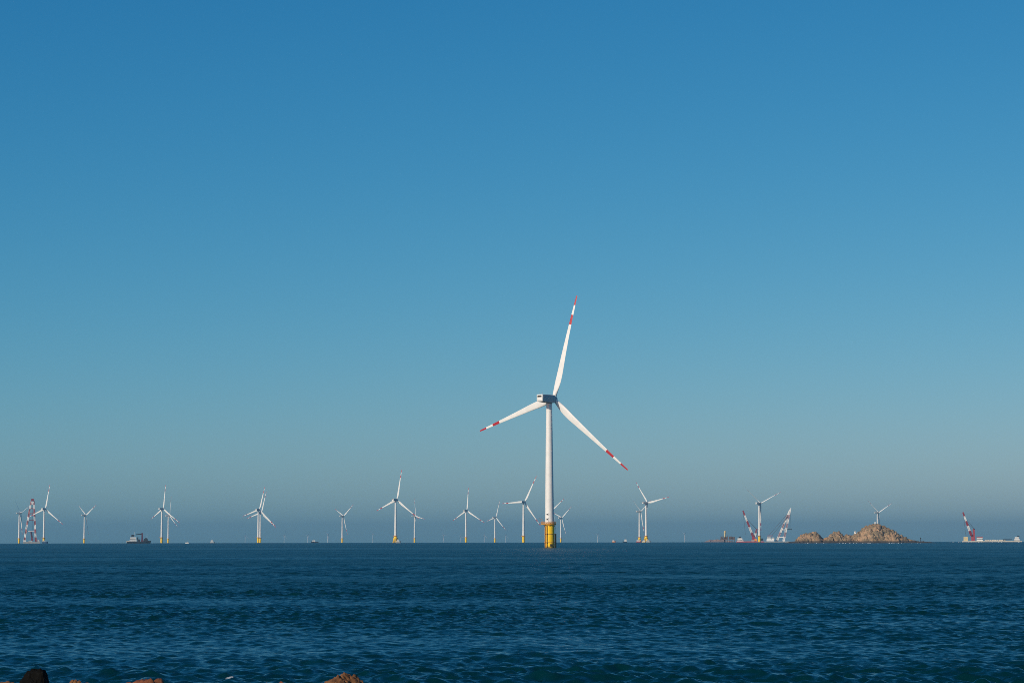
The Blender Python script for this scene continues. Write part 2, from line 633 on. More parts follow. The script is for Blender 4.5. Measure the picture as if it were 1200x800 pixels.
def boulder(px, py_top, wpx, d, cols, label, seed, squash=1.0, lean=0.0, rough=0.34, depth=1.0, sub=5, matte=False):
    """boulder whose top shows at photo pixel (px, py_top), standing on the shore at distance d"""
    r = ray(px, py_top)
    hd = math.hypot(r.x, r.y)
    top = Vector((0, 0, CAM_H)) + r * (d / hd)
    ground = shore_z(top.y) - 0.45
    height = top.z - ground
    half = wpx / F * d * 0.5
    bm = bmesh.new()
    bmesh.ops.create_icosphere(bm, subdivisions=sub, radius=1.0)
    below = (800.0 - py_top) / F * d            # how much of it rises into the frame
    hh_ = height * 0.5
    rx = half / max(0.3, math.sqrt(max(0.05, 1 - (1 - below / hh_) ** 2))) * 1.08
    ry = rx * 0.9 * depth
    for v in bm.verts:
        p = v.co.copy()
        # facet the ball with a few cutting planes, then roughen it
        rs = random.Random(seed)
        for _ in range(11):
            nrm = Vector((rs.uniform(-1, 1), rs.uniform(-1, 1), rs.uniform(-0.6, 1))).normalized()
            lim = rs.uniform(0.72, 0.95)
            t = p.dot(nrm)
            if t > lim:
                p -= nrm * (t - lim) * 0.85
        q = p * 1.7 + Vector((seed * 3.1, seed * 1.7, 0))
        n1 = noise.fractal(q, 0.9, 2.1, 6)
        n2 = abs(noise.noise(q * 2.6))
        p *= 1 + rough * 0.55 * n1 - rough * 0.55 * max(0, 0.12 - n2) * 4 + rough * 0.22 * noise.fractal(q * 5, 0.6, 2.1, 4)
        v.co = p
    zt = max(v.co.z for v in bm.verts)
    for v in bm.verts:
        z = (v.co.z / zt + 1) * 0.5
        v.co = Vector((v.co.x * rx + lean * (v.co.z), v.co.y * ry, z * height * squash))
    me = bpy.data.meshes.new('boulder')
    bm.to_mesh(me)
    bm.free()
    me.shade_smooth()
    bmat = rock_mat('boulder_stone', cols, 1.6, None, 1.6)
    if matte:
        bmat.node_tree.nodes['Principled BSDF'].inputs['Specular IOR Level'].default_value = 0.08
    me.materials.append(bmat)
    o = link('boulder', me)
    o.location = (top.x, top.y, ground)
    tag(o, label, 'boulder', 'shore boulders at the bottom edge')


BROWN = [(0.05, 0.02, 0.008), (0.22, 0.085, 0.022), (0.34, 0.16, 0.05)]
RED = [(0.05, 0.017, 0.008), (0.20, 0.055, 0.02), (0.29, 0.11, 0.04)]
BLACK = [(0.002, 0.002, 0.002), (0.004, 0.004, 0.0036), (0.007, 0.0065, 0.006)]
TAN = [(0.05, 0.02, 0.007), (0.20, 0.08, 0.025), (0.32, 0.15, 0.055)]
boulder(34, 782, 37, 35.7, BLACK, 'smooth black pointed boulder at the bottom left corner', 3, 1.0, 0.12, 0.10, 1.0, 6, True)
boulder(6, 797.2, 34, 34.0, BROWN, 'low brown boulder left of the black pointed one', 5)
boulder(92, 794.5, 30, 37.4, BROWN, 'small orange brown boulder just right of the black one', 8)
boulder(157, 793.0, 52, 38.2, RED, 'reddish brown boulder tip between the small orange and the far ones', 12)
boulder(333, 797.0, 40, 38.2, RED, 'barely showing dark brown boulder left of the big tan one', 17)
boulder(406, 786.8, 64, 37.4, TAN, 'rough tan boulder, the widest and rightmost at the bottom edge', 23, 1.0, 0.0, 0.26, 1.0, 6)

# ------------------------------------------------------------------ wind turbines
HUB_H, ROTOR_R = 108.0, 77.0
OVERHANG, TILT = 6.2, 4.0
FND_TOP = 17.4


def blade_mesh():
    mb = MB()
    # (fraction of radius, chord, thickness, twist deg, chord shift towards trailing edge)
    st = [(0.018, 3.0, 3.0, 0, 0.0), (0.04, 3.1, 2.9, 4, 0.05), (0.075, 3.9, 2.5, 12, 0.25), (0.12, 4.8, 1.9, 12, 0.5),
          (0.18, 5.2, 1.45, 11, 0.72), (0.23, 5.05, 1.2, 9.5, 0.85), (0.30, 4.6, 0.98, 7.5, 0.8), (0.38, 4.05, 0.8, 6, 0.68),
          (0.48, 3.4, 0.62, 4.2, 0.55), (0.60, 2.7, 0.45, 2.6, 0.42), (0.722, 2.12, 0.33, 1.2, 0.32), (0.77, 1.92, 0.29, 0.8, 0.28),
          (0.815, 1.74, 0.25, 0.5, 0.25), (0.86, 1.55, 0.21, 0.2, 0.22), (0.908, 1.32, 0.17, 0, 0.18), (0.955, 1.2, 0.14, -0.4, 0.16),
          (0.99, 1.0, 0.09, -0.6, 0.14), (1.0, 0.6, 0.03, -0.6, 0.10)]
    n = 20
    rings = []
    for f, ch, th, tw, sh in st:
        z = f * ROTOR_R
        ring = []
        w = min(1.0, max(0.0, (f - 0.045) / 0.12))
        for k in range(n):
            a = 2 * math.pi * k / n
            cx = math.cos(a)
            # blend from a circle to an airfoil with a thin trailing edge (+x)
            y = math.sin(a) * (1 - 0.55 * w * (cx * 0.5 + 0.5)) + 0.12 * w * (1 - cx * cx)
            x = cx * ch / 2 + sh
            yy = y * th / 2
            t = rad(tw)
            bend = z * math.tan(rad(3.5)) + 4.0 * f * f
            ring.append((x * math.cos(t) + yy * math.sin(t), -x * math.sin(t) * 0.6 + yy * math.cos(t) + bend, z))
        rings.append(ring)
    i0 = st.index(next(s for s in st if s[0] == 0.722))
    i1 = st.index(next(s for s in st if s[0] == 0.815))
    i2 = st.index(next(s for s in st if s[0] == 0.908))
    mb.loft(rings, 0)
    for fi in range(len(mb.f) - 2):
        seg = fi // n
        if i0 <= seg < i1 or seg >= i2:
            mb.m[fi] = 1
    mb.m[-1] = 1
    return mb.mesh('blade', ['blade_white', 'blade_red'], 70)


def rrect(w, h, y, rr, zc=0.0, n=5):
    pts = []
    for cx, cz, a0 in ((w / 2 - rr, h / 2 - rr, 0), (-w / 2 + rr, h / 2 - rr, 90), (-w / 2 + rr, -h / 2 + rr, 180), (w / 2 - rr, -h / 2 + rr, 270)):
        for k in range(n):
            a = rad(a0 + 90 * k / (n - 1))
            pts.append((cx + rr * math.cos(a), y, cz + zc + rr * math.sin(a)))
    return pts


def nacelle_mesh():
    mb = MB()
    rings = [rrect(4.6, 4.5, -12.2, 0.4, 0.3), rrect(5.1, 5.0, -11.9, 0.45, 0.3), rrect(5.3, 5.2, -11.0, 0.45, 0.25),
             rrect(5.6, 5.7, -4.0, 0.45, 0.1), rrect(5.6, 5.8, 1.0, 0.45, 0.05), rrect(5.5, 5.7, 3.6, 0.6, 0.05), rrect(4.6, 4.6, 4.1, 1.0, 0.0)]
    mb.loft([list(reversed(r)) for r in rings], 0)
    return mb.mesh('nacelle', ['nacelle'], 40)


def rear_mesh():  # added cap in plain white, keeps the sunlit rear lighter than the shell
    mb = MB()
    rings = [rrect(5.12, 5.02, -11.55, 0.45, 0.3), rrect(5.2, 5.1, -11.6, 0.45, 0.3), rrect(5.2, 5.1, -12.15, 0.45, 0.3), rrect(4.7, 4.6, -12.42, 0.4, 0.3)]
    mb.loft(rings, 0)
    return mb.mesh('lit_rear_cap', ['white'], 40)


def vent_mesh():
    mb = MB()
    for k in range(4):
        mb.box((0, -12.50, 1.0 + 0.3 * k), (3.4, 0.14, 0.2), 0)
    mb.box((0, -12.44, 1.45), (3.6, 0.08, 1.3), 0)
    return mb.mesh('rear_vent', ['dark_vent'])


def mast_mesh(x):
    mb = MB()
    mb.tube((x, -10.5, 2.3), (x, -10.5, 4.4), 0.07, 0.05, 6)
    mb.box((x, -10.5, 4.41), (0.5, 0.12, 0.12))
    return mb.mesh('wind_vane', ['yaw_grey'])


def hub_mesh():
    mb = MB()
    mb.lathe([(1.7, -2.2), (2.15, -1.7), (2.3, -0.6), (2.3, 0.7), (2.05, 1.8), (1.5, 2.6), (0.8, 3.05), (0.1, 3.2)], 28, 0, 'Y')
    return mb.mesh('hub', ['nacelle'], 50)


def tower_mesh():
    mb = MB()
    z0, z1 = FND_TOP + 0.35, HUB_H - 3.6
    prof = []
    nseg = 5
    for i in range(nseg + 1):
        t = i / nseg
        z = z0 + (z1 - z0) * t
        rr = 3.25 + (2.15 - 3.25) * t ** 1.15
        if 0 < i < nseg:
            prof += [(rr, z - 0.16), (rr + 0.07, z - 0.12), (rr + 0.07, z + 0.12), (rr, z + 0.16)]
        else:
            prof.append((rr, z))
    mb.lathe(prof, 40)
    return mb.mesh('tower', ['white'], 40)


def yaw_mesh():
    mb = MB()
    mb.lathe([(2.0, HUB_H - 3.65), (2.35, HUB_H - 3.55), (2.35, HUB_H - 3.1), (1.9, HUB_H - 3.0), (1.9, HUB_H - 2.4)], 28)
    return mb.mesh('yaw_collar', ['yaw_grey'], 40)


def foundation_mesh():
    mb = MB()
    mb.lathe([(3.5, -8), (3.5, 15.8), (3.7, 16.0), (3.7, 16.5), (3.5, 16.7), (3.5, FND_TOP - 0.25)], 40)
    return mb.mesh('foundation', ['yellow'], 40)


def flared_foundation_mesh():
    mb = MB()
    mb.lathe([(5.2, 10.5), (5.6, 11.0), (5.6, 12.6), (4.2, 13.6), (3.8, 14.6), (3.7, FND_TOP - 0.25)], 32)
    for k in range(8):
        a = 2 * math.pi * (k + 0.3) / 8
        mb.tube((4.4 * math.cos(a), 4.4 * math.sin(a), 11.2), (8.6 * math.cos(a), 8.6 * math.sin(a), -8), 0.95, 0.95, 10)
    return mb.mesh('foundation', ['yellow'], 40)


def platform_mesh():
    mb = MB()
    # round deck with a lay-down bay towards the left
    n = 32
    out = []
    for k in range(n):
        a = 2 * math.pi * k / n
        r = 4.8
        x, y = r * math.cos(a), r * math.sin(a)
        if x < -3.0 and abs(y) < 3.6:
            x = -6.3
        out.append((x, y))
    lo = [(x, y, FND_TOP - 0.55) for x, y in out]
    hi = [(x, y, FND_TOP + 0.30) for x, y in out]
    mb.loft([lo, hi], 0)
    for k in range(0, n):
        x, y = out[k]
        x2, y2 = out[(k + 1) % n]
        if k % 2 == 0:
            mb.tube((x * 0.985, y * 0.985, FND_TOP + 0.2), (x * 0.985, y * 0.985, FND_TOP + 1.5), 0.09, None, 6)
        for h in (0.6, 1.0, 1.45):
            mb.tube((x * 0.985, y * 0.985, FND_TOP + h), (x2 * 0.985, y2 * 0.985, FND_TOP + h), 0.11, None, 5)
    # toe board and brackets under the deck
    for k in range(0, n, 4):
        a = 2 * math.pi * k / n
        mb.tube((3.6 * math.cos(a), 3.6 * math.sin(a), FND_TOP - 2.0), (4.6 * math.cos(a), 4.6 * math.sin(a), FND_TOP - 0.3), 0.14, None, 6)
    return mb.mesh('platform', ['orange_rail'])


def jtube_mesh(a_deg, r=0.34):
    mb = MB()
    a = rad(a_deg)
    d = Vector((math.sin(a), -math.cos(a), 0))
    p = d * 3.9
    mb.tube((p.x, p.y, -6), (p.x, p.y, 15.4), r, r, 10)
    mb.tube((p.x, p.y, 15.4), (d.x * 3.75, d.y * 3.75, 16.4), r, r, 10)
    for z in (3.9, 10.0):
        mb.box((d.x * 3.95, d.y * 3.95, z), (1.1, 1.1, 0.35), 0, 1.0, Matrix.Rotation(a, 3, 'Z'))
    return mb


def ring_brace_mesh(z):
    mb = MB()
    mb.lathe([(3.48, z - 0.16), (3.66, z - 0.13), (3.66, z + 0.13), (3.48, z + 0.16)], 40, 0, 'Z', False)
    return mb


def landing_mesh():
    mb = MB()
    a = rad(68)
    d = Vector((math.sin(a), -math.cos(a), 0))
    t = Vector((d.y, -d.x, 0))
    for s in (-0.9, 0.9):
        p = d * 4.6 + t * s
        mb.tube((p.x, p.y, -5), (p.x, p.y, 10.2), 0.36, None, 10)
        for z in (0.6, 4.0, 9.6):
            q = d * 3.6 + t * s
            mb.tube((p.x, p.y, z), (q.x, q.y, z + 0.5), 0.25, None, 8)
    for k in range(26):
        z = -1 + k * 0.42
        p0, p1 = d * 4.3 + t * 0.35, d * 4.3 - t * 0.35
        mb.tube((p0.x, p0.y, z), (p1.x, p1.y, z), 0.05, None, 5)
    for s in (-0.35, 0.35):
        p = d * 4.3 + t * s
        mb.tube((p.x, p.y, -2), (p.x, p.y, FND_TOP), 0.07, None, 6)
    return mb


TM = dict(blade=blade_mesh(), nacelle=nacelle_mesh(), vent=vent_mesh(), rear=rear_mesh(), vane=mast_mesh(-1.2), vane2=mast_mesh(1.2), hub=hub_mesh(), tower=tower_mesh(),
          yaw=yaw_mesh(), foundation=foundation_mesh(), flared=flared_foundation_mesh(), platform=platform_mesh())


def turbine(px, d, theta, psi, label, group, fnd='foundation', full=True, pitch=0.0):
    loc = on_sea(px, d)
    t = thing('wind_turbine', label, 'wind turbine', loc, 0.0, group)
    link('foundation', TM[fnd], t)
    link('tower', TM['tower'], t)
    if full:
        link('platform', TM['platform'], t)
        link('yaw_collar', TM['yaw'], t)
    yaw = Matrix.Rotation(-rad(theta + azimuth(px)), 4, 'Z')
    nm = Matrix.Translation((0, 0, HUB_H)) @ yaw
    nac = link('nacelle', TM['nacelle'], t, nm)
    if full:
        link('lit_rear_cap', TM['rear'], nac)
        link('rear_vent', TM['vent'], nac)
        link('wind_vane', TM['vane'], nac)
        link('wind_vane', TM['vane2'], nac)
    hm = nm @ Matrix.Translation((0, OVERHANG, 0.15)) @ Matrix.Rotation(rad(TILT), 4, 'X')
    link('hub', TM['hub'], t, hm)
    for k in range(3):
        link('blade', TM['blade'], t, hm @ Matrix.Rotation(rad(psi + 120 * k), 4, 'Y') @ Matrix.Rotation(rad(pitch), 4, 'Z'))
    return t


# the near one
D0 = dist_for_height(644.0, 467.3, HUB_H)
main = turbine(644.0, D0, 34.0, 13.6, 'big near white turbine with red blade tips on yellow base', 'wind turbines in the sea')
for a in (-52, -30):
    part('cable_pipe', jtube_mesh(a), ['rust' if a == -30 else 'orange_rail'], main, 40)
for z in (3.9, 10.0):
    part('clamp_ring', ring_brace_mesh(z), ['rust'], main, 40)
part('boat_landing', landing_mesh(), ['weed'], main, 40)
mb = MB()
a = rad(-30)
dv = Vector((math.sin(a), -math.cos(a), 0))
R3 = Matrix.Rotation(a, 3, 'Z')
mb.box((dv.x * 3.22, dv.y * 3.22, 19.9), (1.7, 0.35, 3.4), 0, 1, R3)
door = part('door', mb, ['ship_white'], main)
mb = MB()
mb.box((dv.x * 3.42, dv.y * 3.42, 20.6), (1.1, 0.1, 1.2), 0, 1, R3)
part('door_louvre', mb, ['dark_vent'], door)
mb = MB()
mb.box((dv.x * 3.19, dv.y * 3.19, 24.2), (1.7, 0.3, 1.7), 0, 1, R3)
panel = part('service_panel', mb, ['ship_white'], main)
mb = MB()
mb.lathe([(0.0, 0), (0.55, 0), (0.55, 0.2), (0.0, 0.2)], 16, 0, 'Y', False)
part('service_hatch', mb, ['dark_vent'], panel, None, Matrix.Translation((dv.x * 3.36, dv.y * 3.36, 24.2)) @ Matrix.Rotation(a, 4, 'Z') @ Matrix.Translation((0, -0.12, 0)))
a2 = rad(22)
d2 = Vector((math.sin(a2), -math.cos(a2), 0))
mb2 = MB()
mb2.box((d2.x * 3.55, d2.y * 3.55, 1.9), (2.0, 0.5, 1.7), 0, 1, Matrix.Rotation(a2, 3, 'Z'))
part('dark_pad', mb2, ['weed'], main)  # dark box low on the foundation front
mb3 = MB()
mb3.tube((-5.4, -1.5, FND_TOP + 0.25), (-5.4, -1.5, FND_TOP + 3.2), 0.16, 0.14, 8)
mb3.tube((-5.4, -1.5, FND_TOP + 3.1), (-7.6, -2.6, FND_TOP + 3.9), 0.13, 0.09, 8)
part('davit_crane', mb3, ['orange_rail'], main, 40)

G1 = 'wind turbines in the sea'
TURB = [  # base column, hub row, yaw from view, rotor angle, foundation, label
    (22.2, 601.0, 65, -55, 'foundation', 'distant turbine with white nacelle, leftmost, just left of striped crane'),
    (51.3, 596.0, 36, 10, 'foundation', 'distant turbine just right of the red and white striped crane'),
    (98.6, 603.5, 60, -60, 'foundation', 'lone distant turbine between striped crane and dark ship'),
    (189.3, 596.0, 48, 5, 'foundation', 'taller front turbine of the pair right of the dark ship'),
    (197.0, 604.0, 72, 5, 'foundation', 'shorter rear turbine of the pair right of the dark ship'),
    (302.5, 597.0, 36, 14, 'foundation', 'front turbine of the nearly overlapping pair left of centre'),
    (304.9, 600.5, 38, 14, 'foundation', 'rear turbine nearly hidden behind its twin left of centre'),
    (401.0, 604.5, 55, 53, 'foundation', 'small distant turbine standing alone right of a tiny boat'),
    (463.5, 585.5, 36, 9, 'flared', 'distant turbine on flared yellow legs with a boat at its foot'),
    (485.8, 604.5, 68, -20, 'foundation', 'small turbine just right of the one on flared yellow legs'),
    (546.0, 598.0, 36, 3, 'foundation', 'distant turbine with one blade upright, midway to the big turbine'),
    (580.0, 606.0, 50, 17, 'foundation', 'small distant turbine second to the left of the big turbine'),
    (613.5, 588.0, 32, 27, 'foundation', 'distant turbine nearest on the left of the big turbine'),
    (646.3, 596.5, 65, 65, 'foundation', 'turbine hidden behind the big tower with only a blade out'),
    (657.2, 606.5, 48, 50, 'foundation', 'small turbine close to the right of the big yellow base'),
    (749.4, 599.0, 62, -62, 'flared', 'shorter left turbine of the pair with boats right of centre'),
    (757.2, 589.0, 46, -41, 'flared', 'taller right turbine of the pair with boats right of centre'),
    (890.0, 589.5, 42, -57, 'foundation', 'turbine standing between the two floating cranes'),
    (1028.6, 600.3, 50, 62, 'foundation', 'turbine rising behind the summit of the rocky island'),
]
TD = {}
PITCHED = {22.2: -40.0, 890.0: -42.0, 1028.6: -25.0, 749.4: -20.0}     # idle ones with feathered blades
for px, hy, th, ps, fd, lab in TURB:
    d = dist_for_height(px, hy, HUB_H)
    TD[px] = d
    turbine(px, d, th, ps, lab, G1, fd, True, PITCHED.get(px, 0.0))

G2 = 'faint turbines on the horizon'
FAR = [(287.3, 627.5, 'faint tiny turbine on the horizon left of the overlapping pair'),
       (333.0, 626.5, 'faint tiny turbine on the horizon right of the overlapping pair'),
       (360.6, 627.0, 'faint tiny turbine just left of the tiny dark boat'),
       (384.0, 626.0, 'faint tiny turbine just right of the tiny dark boat'),
       (437.0, 625.8, 'faint tiny turbine left of the one on flared legs'),
       (519.5, 627.0, 'faint tiny turbine left of the upright blade turbine'),
       (539.5, 628.0, 'faint tiny turbine touching the upright blade turbine on its left'),
       (567.5, 627.0, 'faint tiny turbine right of the upright blade turbine'),
       (592.8, 626.8, 'faint tiny turbine left of the big turbine'),
       (700.5, 625.8, 'faint tiny turbine in the gap right of the big turbine'),
       (802.0, 625.2, 'faint tiny turbine in the gap left of the red crane')]
for i, (px, hy, lab) in enumerate(FAR):
    turbine(px, dist_for_height(px, hy, HUB_H), 40 + 5 * (i % 4), 17 * i, lab, G2, 'foundation', False, -80.0)


# ------------------------------------------------------------------ vessels
class Local:
    """metres per photo pixel at distance d, with x right and z up from a foot point"""
    def __init__(self, px, d):
        self.px, self.d = px, d
        self.s = d / F * 1.004
        self.yb = 636.3 - 2.0 * px / 1150.0

    def __call__(self, px, py, y=0.0):
        return Vector(((px - self.px) * self.s, y, (self.yb - py) * self.s))


def hull_mb(x0, x1, beam, z1, bow='R', flare=1.0, zb=-2.5, bowrise=0.15):
    """ship hull from x0 to x1 with a pointed raised bow at one end"""
    mb = MB()
    L = x1 - x0
    rings = []
    for i in range(13):
        t = i / 12
        u = t if bow == 'R' else 1 - t
        w = 1.0
        if u > 0.72:
            w = math.cos((u - 0.72) / 0.28 * math.pi / 2) ** 0.7 + 0.02
        if u < 0.06:
            w = 0.86
        rise = bowrise * z1 * max(0, (u - 0.6) / 0.4) ** 1.6
        x = x0 + L * t
        rake = 0.05 * L * max(0, (u - 0.8) / 0.2) * (1 if bow == 'R' else -1)
        b = beam / 2 * w
        rings.append([(x, -b * 0.72, zb), (x + rake * 0.5, -b * 0.97, z1 * 0.35), (x + rake, -b, z1 + rise),
                      (x + rake, b, z1 + rise), (x + rake * 0.5, b * 0.97, z1 * 0.35), (x, b * 0.72, zb)])
    mb.loft([list(reversed(r)) for r in rings] if False else rings, 0)
    return mb


def barge_mb(x0, x1, beam, z1, zb=-2.5, rake=0.06):
    mb = MB()
    L = x1 - x0
    rings = []
    for t, zlow in ((0, 0.5), (rake, 0.0), (1 - rake, 0.0), (1, 0.5)):
        x = x0 + L * t
        zl = zb + (z1 - zb) * zlow
        rings.append([(x, -beam / 2, zl), (x, -beam / 2, z1), (x, beam / 2, z1), (x, beam / 2, zl)])
    mb.loft(rings, 0)
    return mb


def lattice(p0, p1, w0, w1, nb, up, mats=(0, 1), stripe=3, rc=0.6, rb=0.34, first=0):
    """square lattice boom in alternating stripes of two materials"""
    mb = MB()
    p0, p1 = Vector(p0), Vector(p1)
    ax = (p1 - p0).normalized()
    u = Vector(up)
    u = (u - ax * u.dot(ax)).normalized()
    v = ax.cross(u)
    pts = []
    for i in range(nb + 1):
        t = i / nb
        c = p0 + (p1 - p0) * t
        w = (w0 + (w1 - w0) * t) / 2
        pts.append([c + u * w + v * w, c - u * w + v * w, c - u * w - v * w, c + u * w - v * w])
    for i in range(nb):
        mi = mats[((i // stripe) + first) % 2]
        for k in range(4):
            mb.tube(pts[i][k], pts[i + 1][k], rc, None, 5, mi)
            mb.tube(pts[i][k], pts[i + 1][(k + 1) % 4], rb, None, 4, mi)
            mb.tube(pts[i][k], pts[i][(k + 1) % 4], rb, None, 4, mi)
    return mb


def deckhouse(parent, x, y, z, sx, sy, levels, lh, shrink=0.88, mats='ship_white', name='deckhouse', win=True):
    h = None
    for i in range(levels):
        mb = MB()
        k = shrink ** i
        zz = z + lh * (i + 0.5)
        mb.box((x, y, zz), (sx * k, sy * k, lh * 0.96), 0, 0.97)
        h = part(name, mb, [mats], parent)
        if win:
            wb = MB()
            nw = max(3, int(sx * k / 2.2))
            for j in range(nw):
                wx = x - sx * k / 2 + sx * k * (j + 0.5) / nw
                wb.box((wx, y - sy * k / 2 + 0.02, zz + lh * 0.1), (sx * k / nw * 0.6, 0.3, lh * 0.36))
            part('window_row', wb, ['glass'], h)
    return h


def cable(parent, pts_list, r=0.3, mat='cable', name='stay_cable'):
    for a, b in pts_list:
        mb = MB()
        mb.tube(a, b, r, None, 5)
        part(name, mb, [mat], parent)


# --- red and white sheerleg crane, far left
def striped_crane():
    d = 7990.0
    P = Local(36.0, d)
    t = thing('floating_crane', 'tall red and white A-frame floating crane between two leftmost turbines', 'crane ship', on_sea(36.0, d), -rad(azimuth(36)))
    s = P.s
    part('hull', barge_mb((27.2 - 36) * s, (46.5 - 36) * s, 40, 1.9 * s), ['hull_grey'], t)
    for sgn, pb, pm, pt in ((-1, (28.8, 634.0), (33.6, 601.5), (36.0, 588.0)), (1, (41.8, 634.0), (39.6, 601.5), (38.9, 588.0))):
        a, b, c = P(*pb, -9), P(*pm, 6), P(*pt, 12)
        part('crane_leg', lattice(a, b, 4.2, 3.4, 21, (0, 1, 0), (0, 1), 3, 1.15, 0.7), ['crane_red', 'crane_white'], t)
        part('crane_leg_head', lattice(b, c, 3.4, 2.4, 9, (0, 1, 0), (1, 0), 3, 0.95, 0.6, 1), ['crane_red', 'crane_white'], t)
    mb = MB()
    a, b = P(30.6, 622.4, -3), P(41.2, 622.4, -3)
    mb.tube(a, b, 1.1, None, 8)
    part('cross_beam', mb, ['crane_white'], t)
    for yy, x0, x1, y in ((602.3, 33.4, 39.8, 5.5), (609.5, 32.6, 40.2, 2), (596.5, 34.6, 39.2, 8)):
        mb = MB()
        mb.tube(P(x0, yy, y), P(x1, yy, y), 1.3, None, 8)
        part('cross_beam', mb, ['crane_red'], t)
    mb = MB()
    mb.box(P(37.4, 586.6, 12), (3.2 * s, 6, 2.4 * s))
    part('crane_head', mb, ['crane_red'], t)
    mb = MB()
    mb.box(P(37.4, 590.5, 12), (3.2 * s, 6, 3.2 * s))
    part('sheave_block', mb, ['crane_white'], t)
    part('back_leg', lattice(P(37.6, 633, 20), P(36.4, 623, 14), 4.2, 3.4, 6, (0, 1, 0), (0, 0), 3, 0.9, 0.55), ['crane_red', 'crane_white'], t)
    deckhouse(t, *P(43.3, 634.4, -4), 5.0 * s, 12, 2, 1.2 * s)
    deckhouse(t, *P(35.6, 634.4, -14), 4.0 * s, 8, 1, 1.4 * s)
    mb = MB()
    mb.box(P(29.2, 633.4, -15), (3.2 * s, 8, 1.8 * s))
    part('winch_house', mb, ['crane_white'], t)
    cable(t, [(P(37.0, 588, 13), P(38.5, 632, 18)), (P(38.2, 588, 13), P(40.5, 632, 18)), (P(32.4, 616.5, 1), P(33.2, 612, 2))], 0.3)


striped_crane()


# --- dark working ship with white bridge
def dark_ship():
    d = 6700.0
    P = Local(163.0, d)
    s = P.s
    t = thing('work_ship', 'dark working ship with white bridge block and maroon post at its middle', 'ship', on_sea(163.0, d), -rad(azimuth(163)))
    part('hull', hull_mb((149.0 - 163) * s, (175.4 - 163) * s, 17, 2.0 * s, 'R', bowrise=0.5), ['hull_dark'], t, 30)
    deckhouse(t, *P(155.9, 634.4), 8.6 * s, 14, 1, 2.0 * s)
    deckhouse(t, *P(156.3, 632.3), 7.4 * s, 13, 2, 1.7 * s, 0.9)
    mb = MB()
    mb.box(P(155.6, 627.2), (3.2 * s, 6, 2.2 * s), 0, 0.85)
    part('funnel', mb, ['hull_dark'], t)
    mb = MB()
    mb.box(P(166.5, 628.4), (2.1 * s, 6, 8.4 * s), 0, 0.85)
    mb.box(P(166.5, 633.2), (3.0 * s, 9, 1.8 * s), 0, 1)
    part('crane_post', mb, ['dark_maroon'], t)
    part('crane_arm', lattice(P(166.4, 625.2), P(159.5, 626.0), 2.0, 1.4, 8, (0, 1, 0), (0, 0), 3, 0.45, 0.3), ['hull_dark'], t)
    mb = MB()
    pts = [P(168.0, 634), P(168.6, 631), P(170.6, 629.6), P(172.4, 630.4), P(173.2, 633), P(174.6, 633.2), P(175.4, 634.6)]
    lo = [(p.x, -5.0, p.z) for p in pts] + [(P(175.4, 635).x, -5.0, P(0, 635).z), (P(168, 635).x, -5.0, P(0, 635).z)]
    hi = [(x, 5.0, z) for x, _, z in lo]
    mb.loft([lo, hi], 0)
    part('deck_machinery', mb, ['hull_dark'], t)
    mb = MB()
    mb.box(P(162.6, 633.0), (3.2 * s, 8, 3.2 * s))
    mb.box(P(161.4, 630.4), (1.2 * s, 6, 3.0 * s))
    part('deck_winch', mb, ['hull_dark'], t)
    mb = MB()
    mb.box(P(150.6, 634.2), (4.2 * s, 9, 1.8 * s))
    part('stern_deck', mb, ['deck'], t)
    mb = MB()
    mb.tube(P(157.6, 627), P(157.6, 622.6), 0.4, 0.2, 6)
    mb.tube(P(172.0, 630), P(172.0, 625.6), 0.4, 0.2, 6)
    part('mast', mb, ['ship_white'], t)


dark_ship()


def small_boat(px, d, Lpx, label, hull='ship_white', bow='R', house=0.45, hh=2.4, cab='ship_white', mast=True, off=0.0, name='small_boat', beam=None, hz=1.0):
    P = Local(px, d)
    s = P.s
    L = Lpx * s
    t = thing(name, label, 'boat', on_sea(px, d), -rad(azimuth(px)), 'small boats on the horizon')
    zt = hz * s
    part('hull', hull_mb(-L / 2, L / 2, beam or L * 0.32, zt, bow, bowrise=0.35, zb=-1.5), [hull], t, 30)
    k = -1 if bow == 'R' else 1
    lv = 2 if hh > 2 else 1
    deckhouse(t, k * L * (0.12 + off), 0, zt * 0.98, L * house, (beam or L * 0.32) * 0.75, lv, hh * s / lv, 0.8, cab)
    if mast:
        mb = MB()
        x = k * L * (0.1 + off)
        mb.tube((x, 0, zt + hh * s * 0.9), (x, 0, zt + hh * s * 1.7), 0.2, 0.1, 6)
        mb.tube((x - L * 0.06, 0, zt + hh * s * 1.4), (x + L * 0.06, 0, zt + hh * s * 1.4), 0.12, 0.12, 5)
        part('mast', mb, ['yaw_grey'], t)
    return t


small_boat(219.3, 5610, 3.6, 'tiny pale boat right of the turbine pair, lowest on the water', 'ship_white', 'L', 0.5, 1.2, mast=False, hz=0.9)
small_boat(249.0, 9520, 5.4, 'tiny pale round-topped boat midway between two turbine pairs', 'hull_grey', 'R', 0.62, 2.4, mast=False)
small_boat(369.0, 8840, 8.4, 'small boat with white bow and dark stern and mast', 'hull_dark', 'L', 0.40, 1.8, off=-0.28, hz=1.3)
small_boat(466.9, TD[463.5] - 40, 5.2, 'white boat moored at the turbine on flared yellow legs', 'hull_grey', 'R', 0.55, 2.2, hz=1.8)
small_boat(719.2, 9520, 4.2, 'tiny white and orange boat between big turbine and right pair', 'orange', 'R', 0.5, 1.6, hz=1.2)
small_boat(732.3, 8330, 5.0, 'small white boat just left of the right turbine pair', 'hull_dark', 'L', 0.66, 2.4, hz=1.0)
small_boat(748.6, TD[749.4] - 40, 6.0, 'white and red boat at the foot of the shorter paired turbine', 'hull_red', 'R', 0.6, 1.6, hz=1.2)
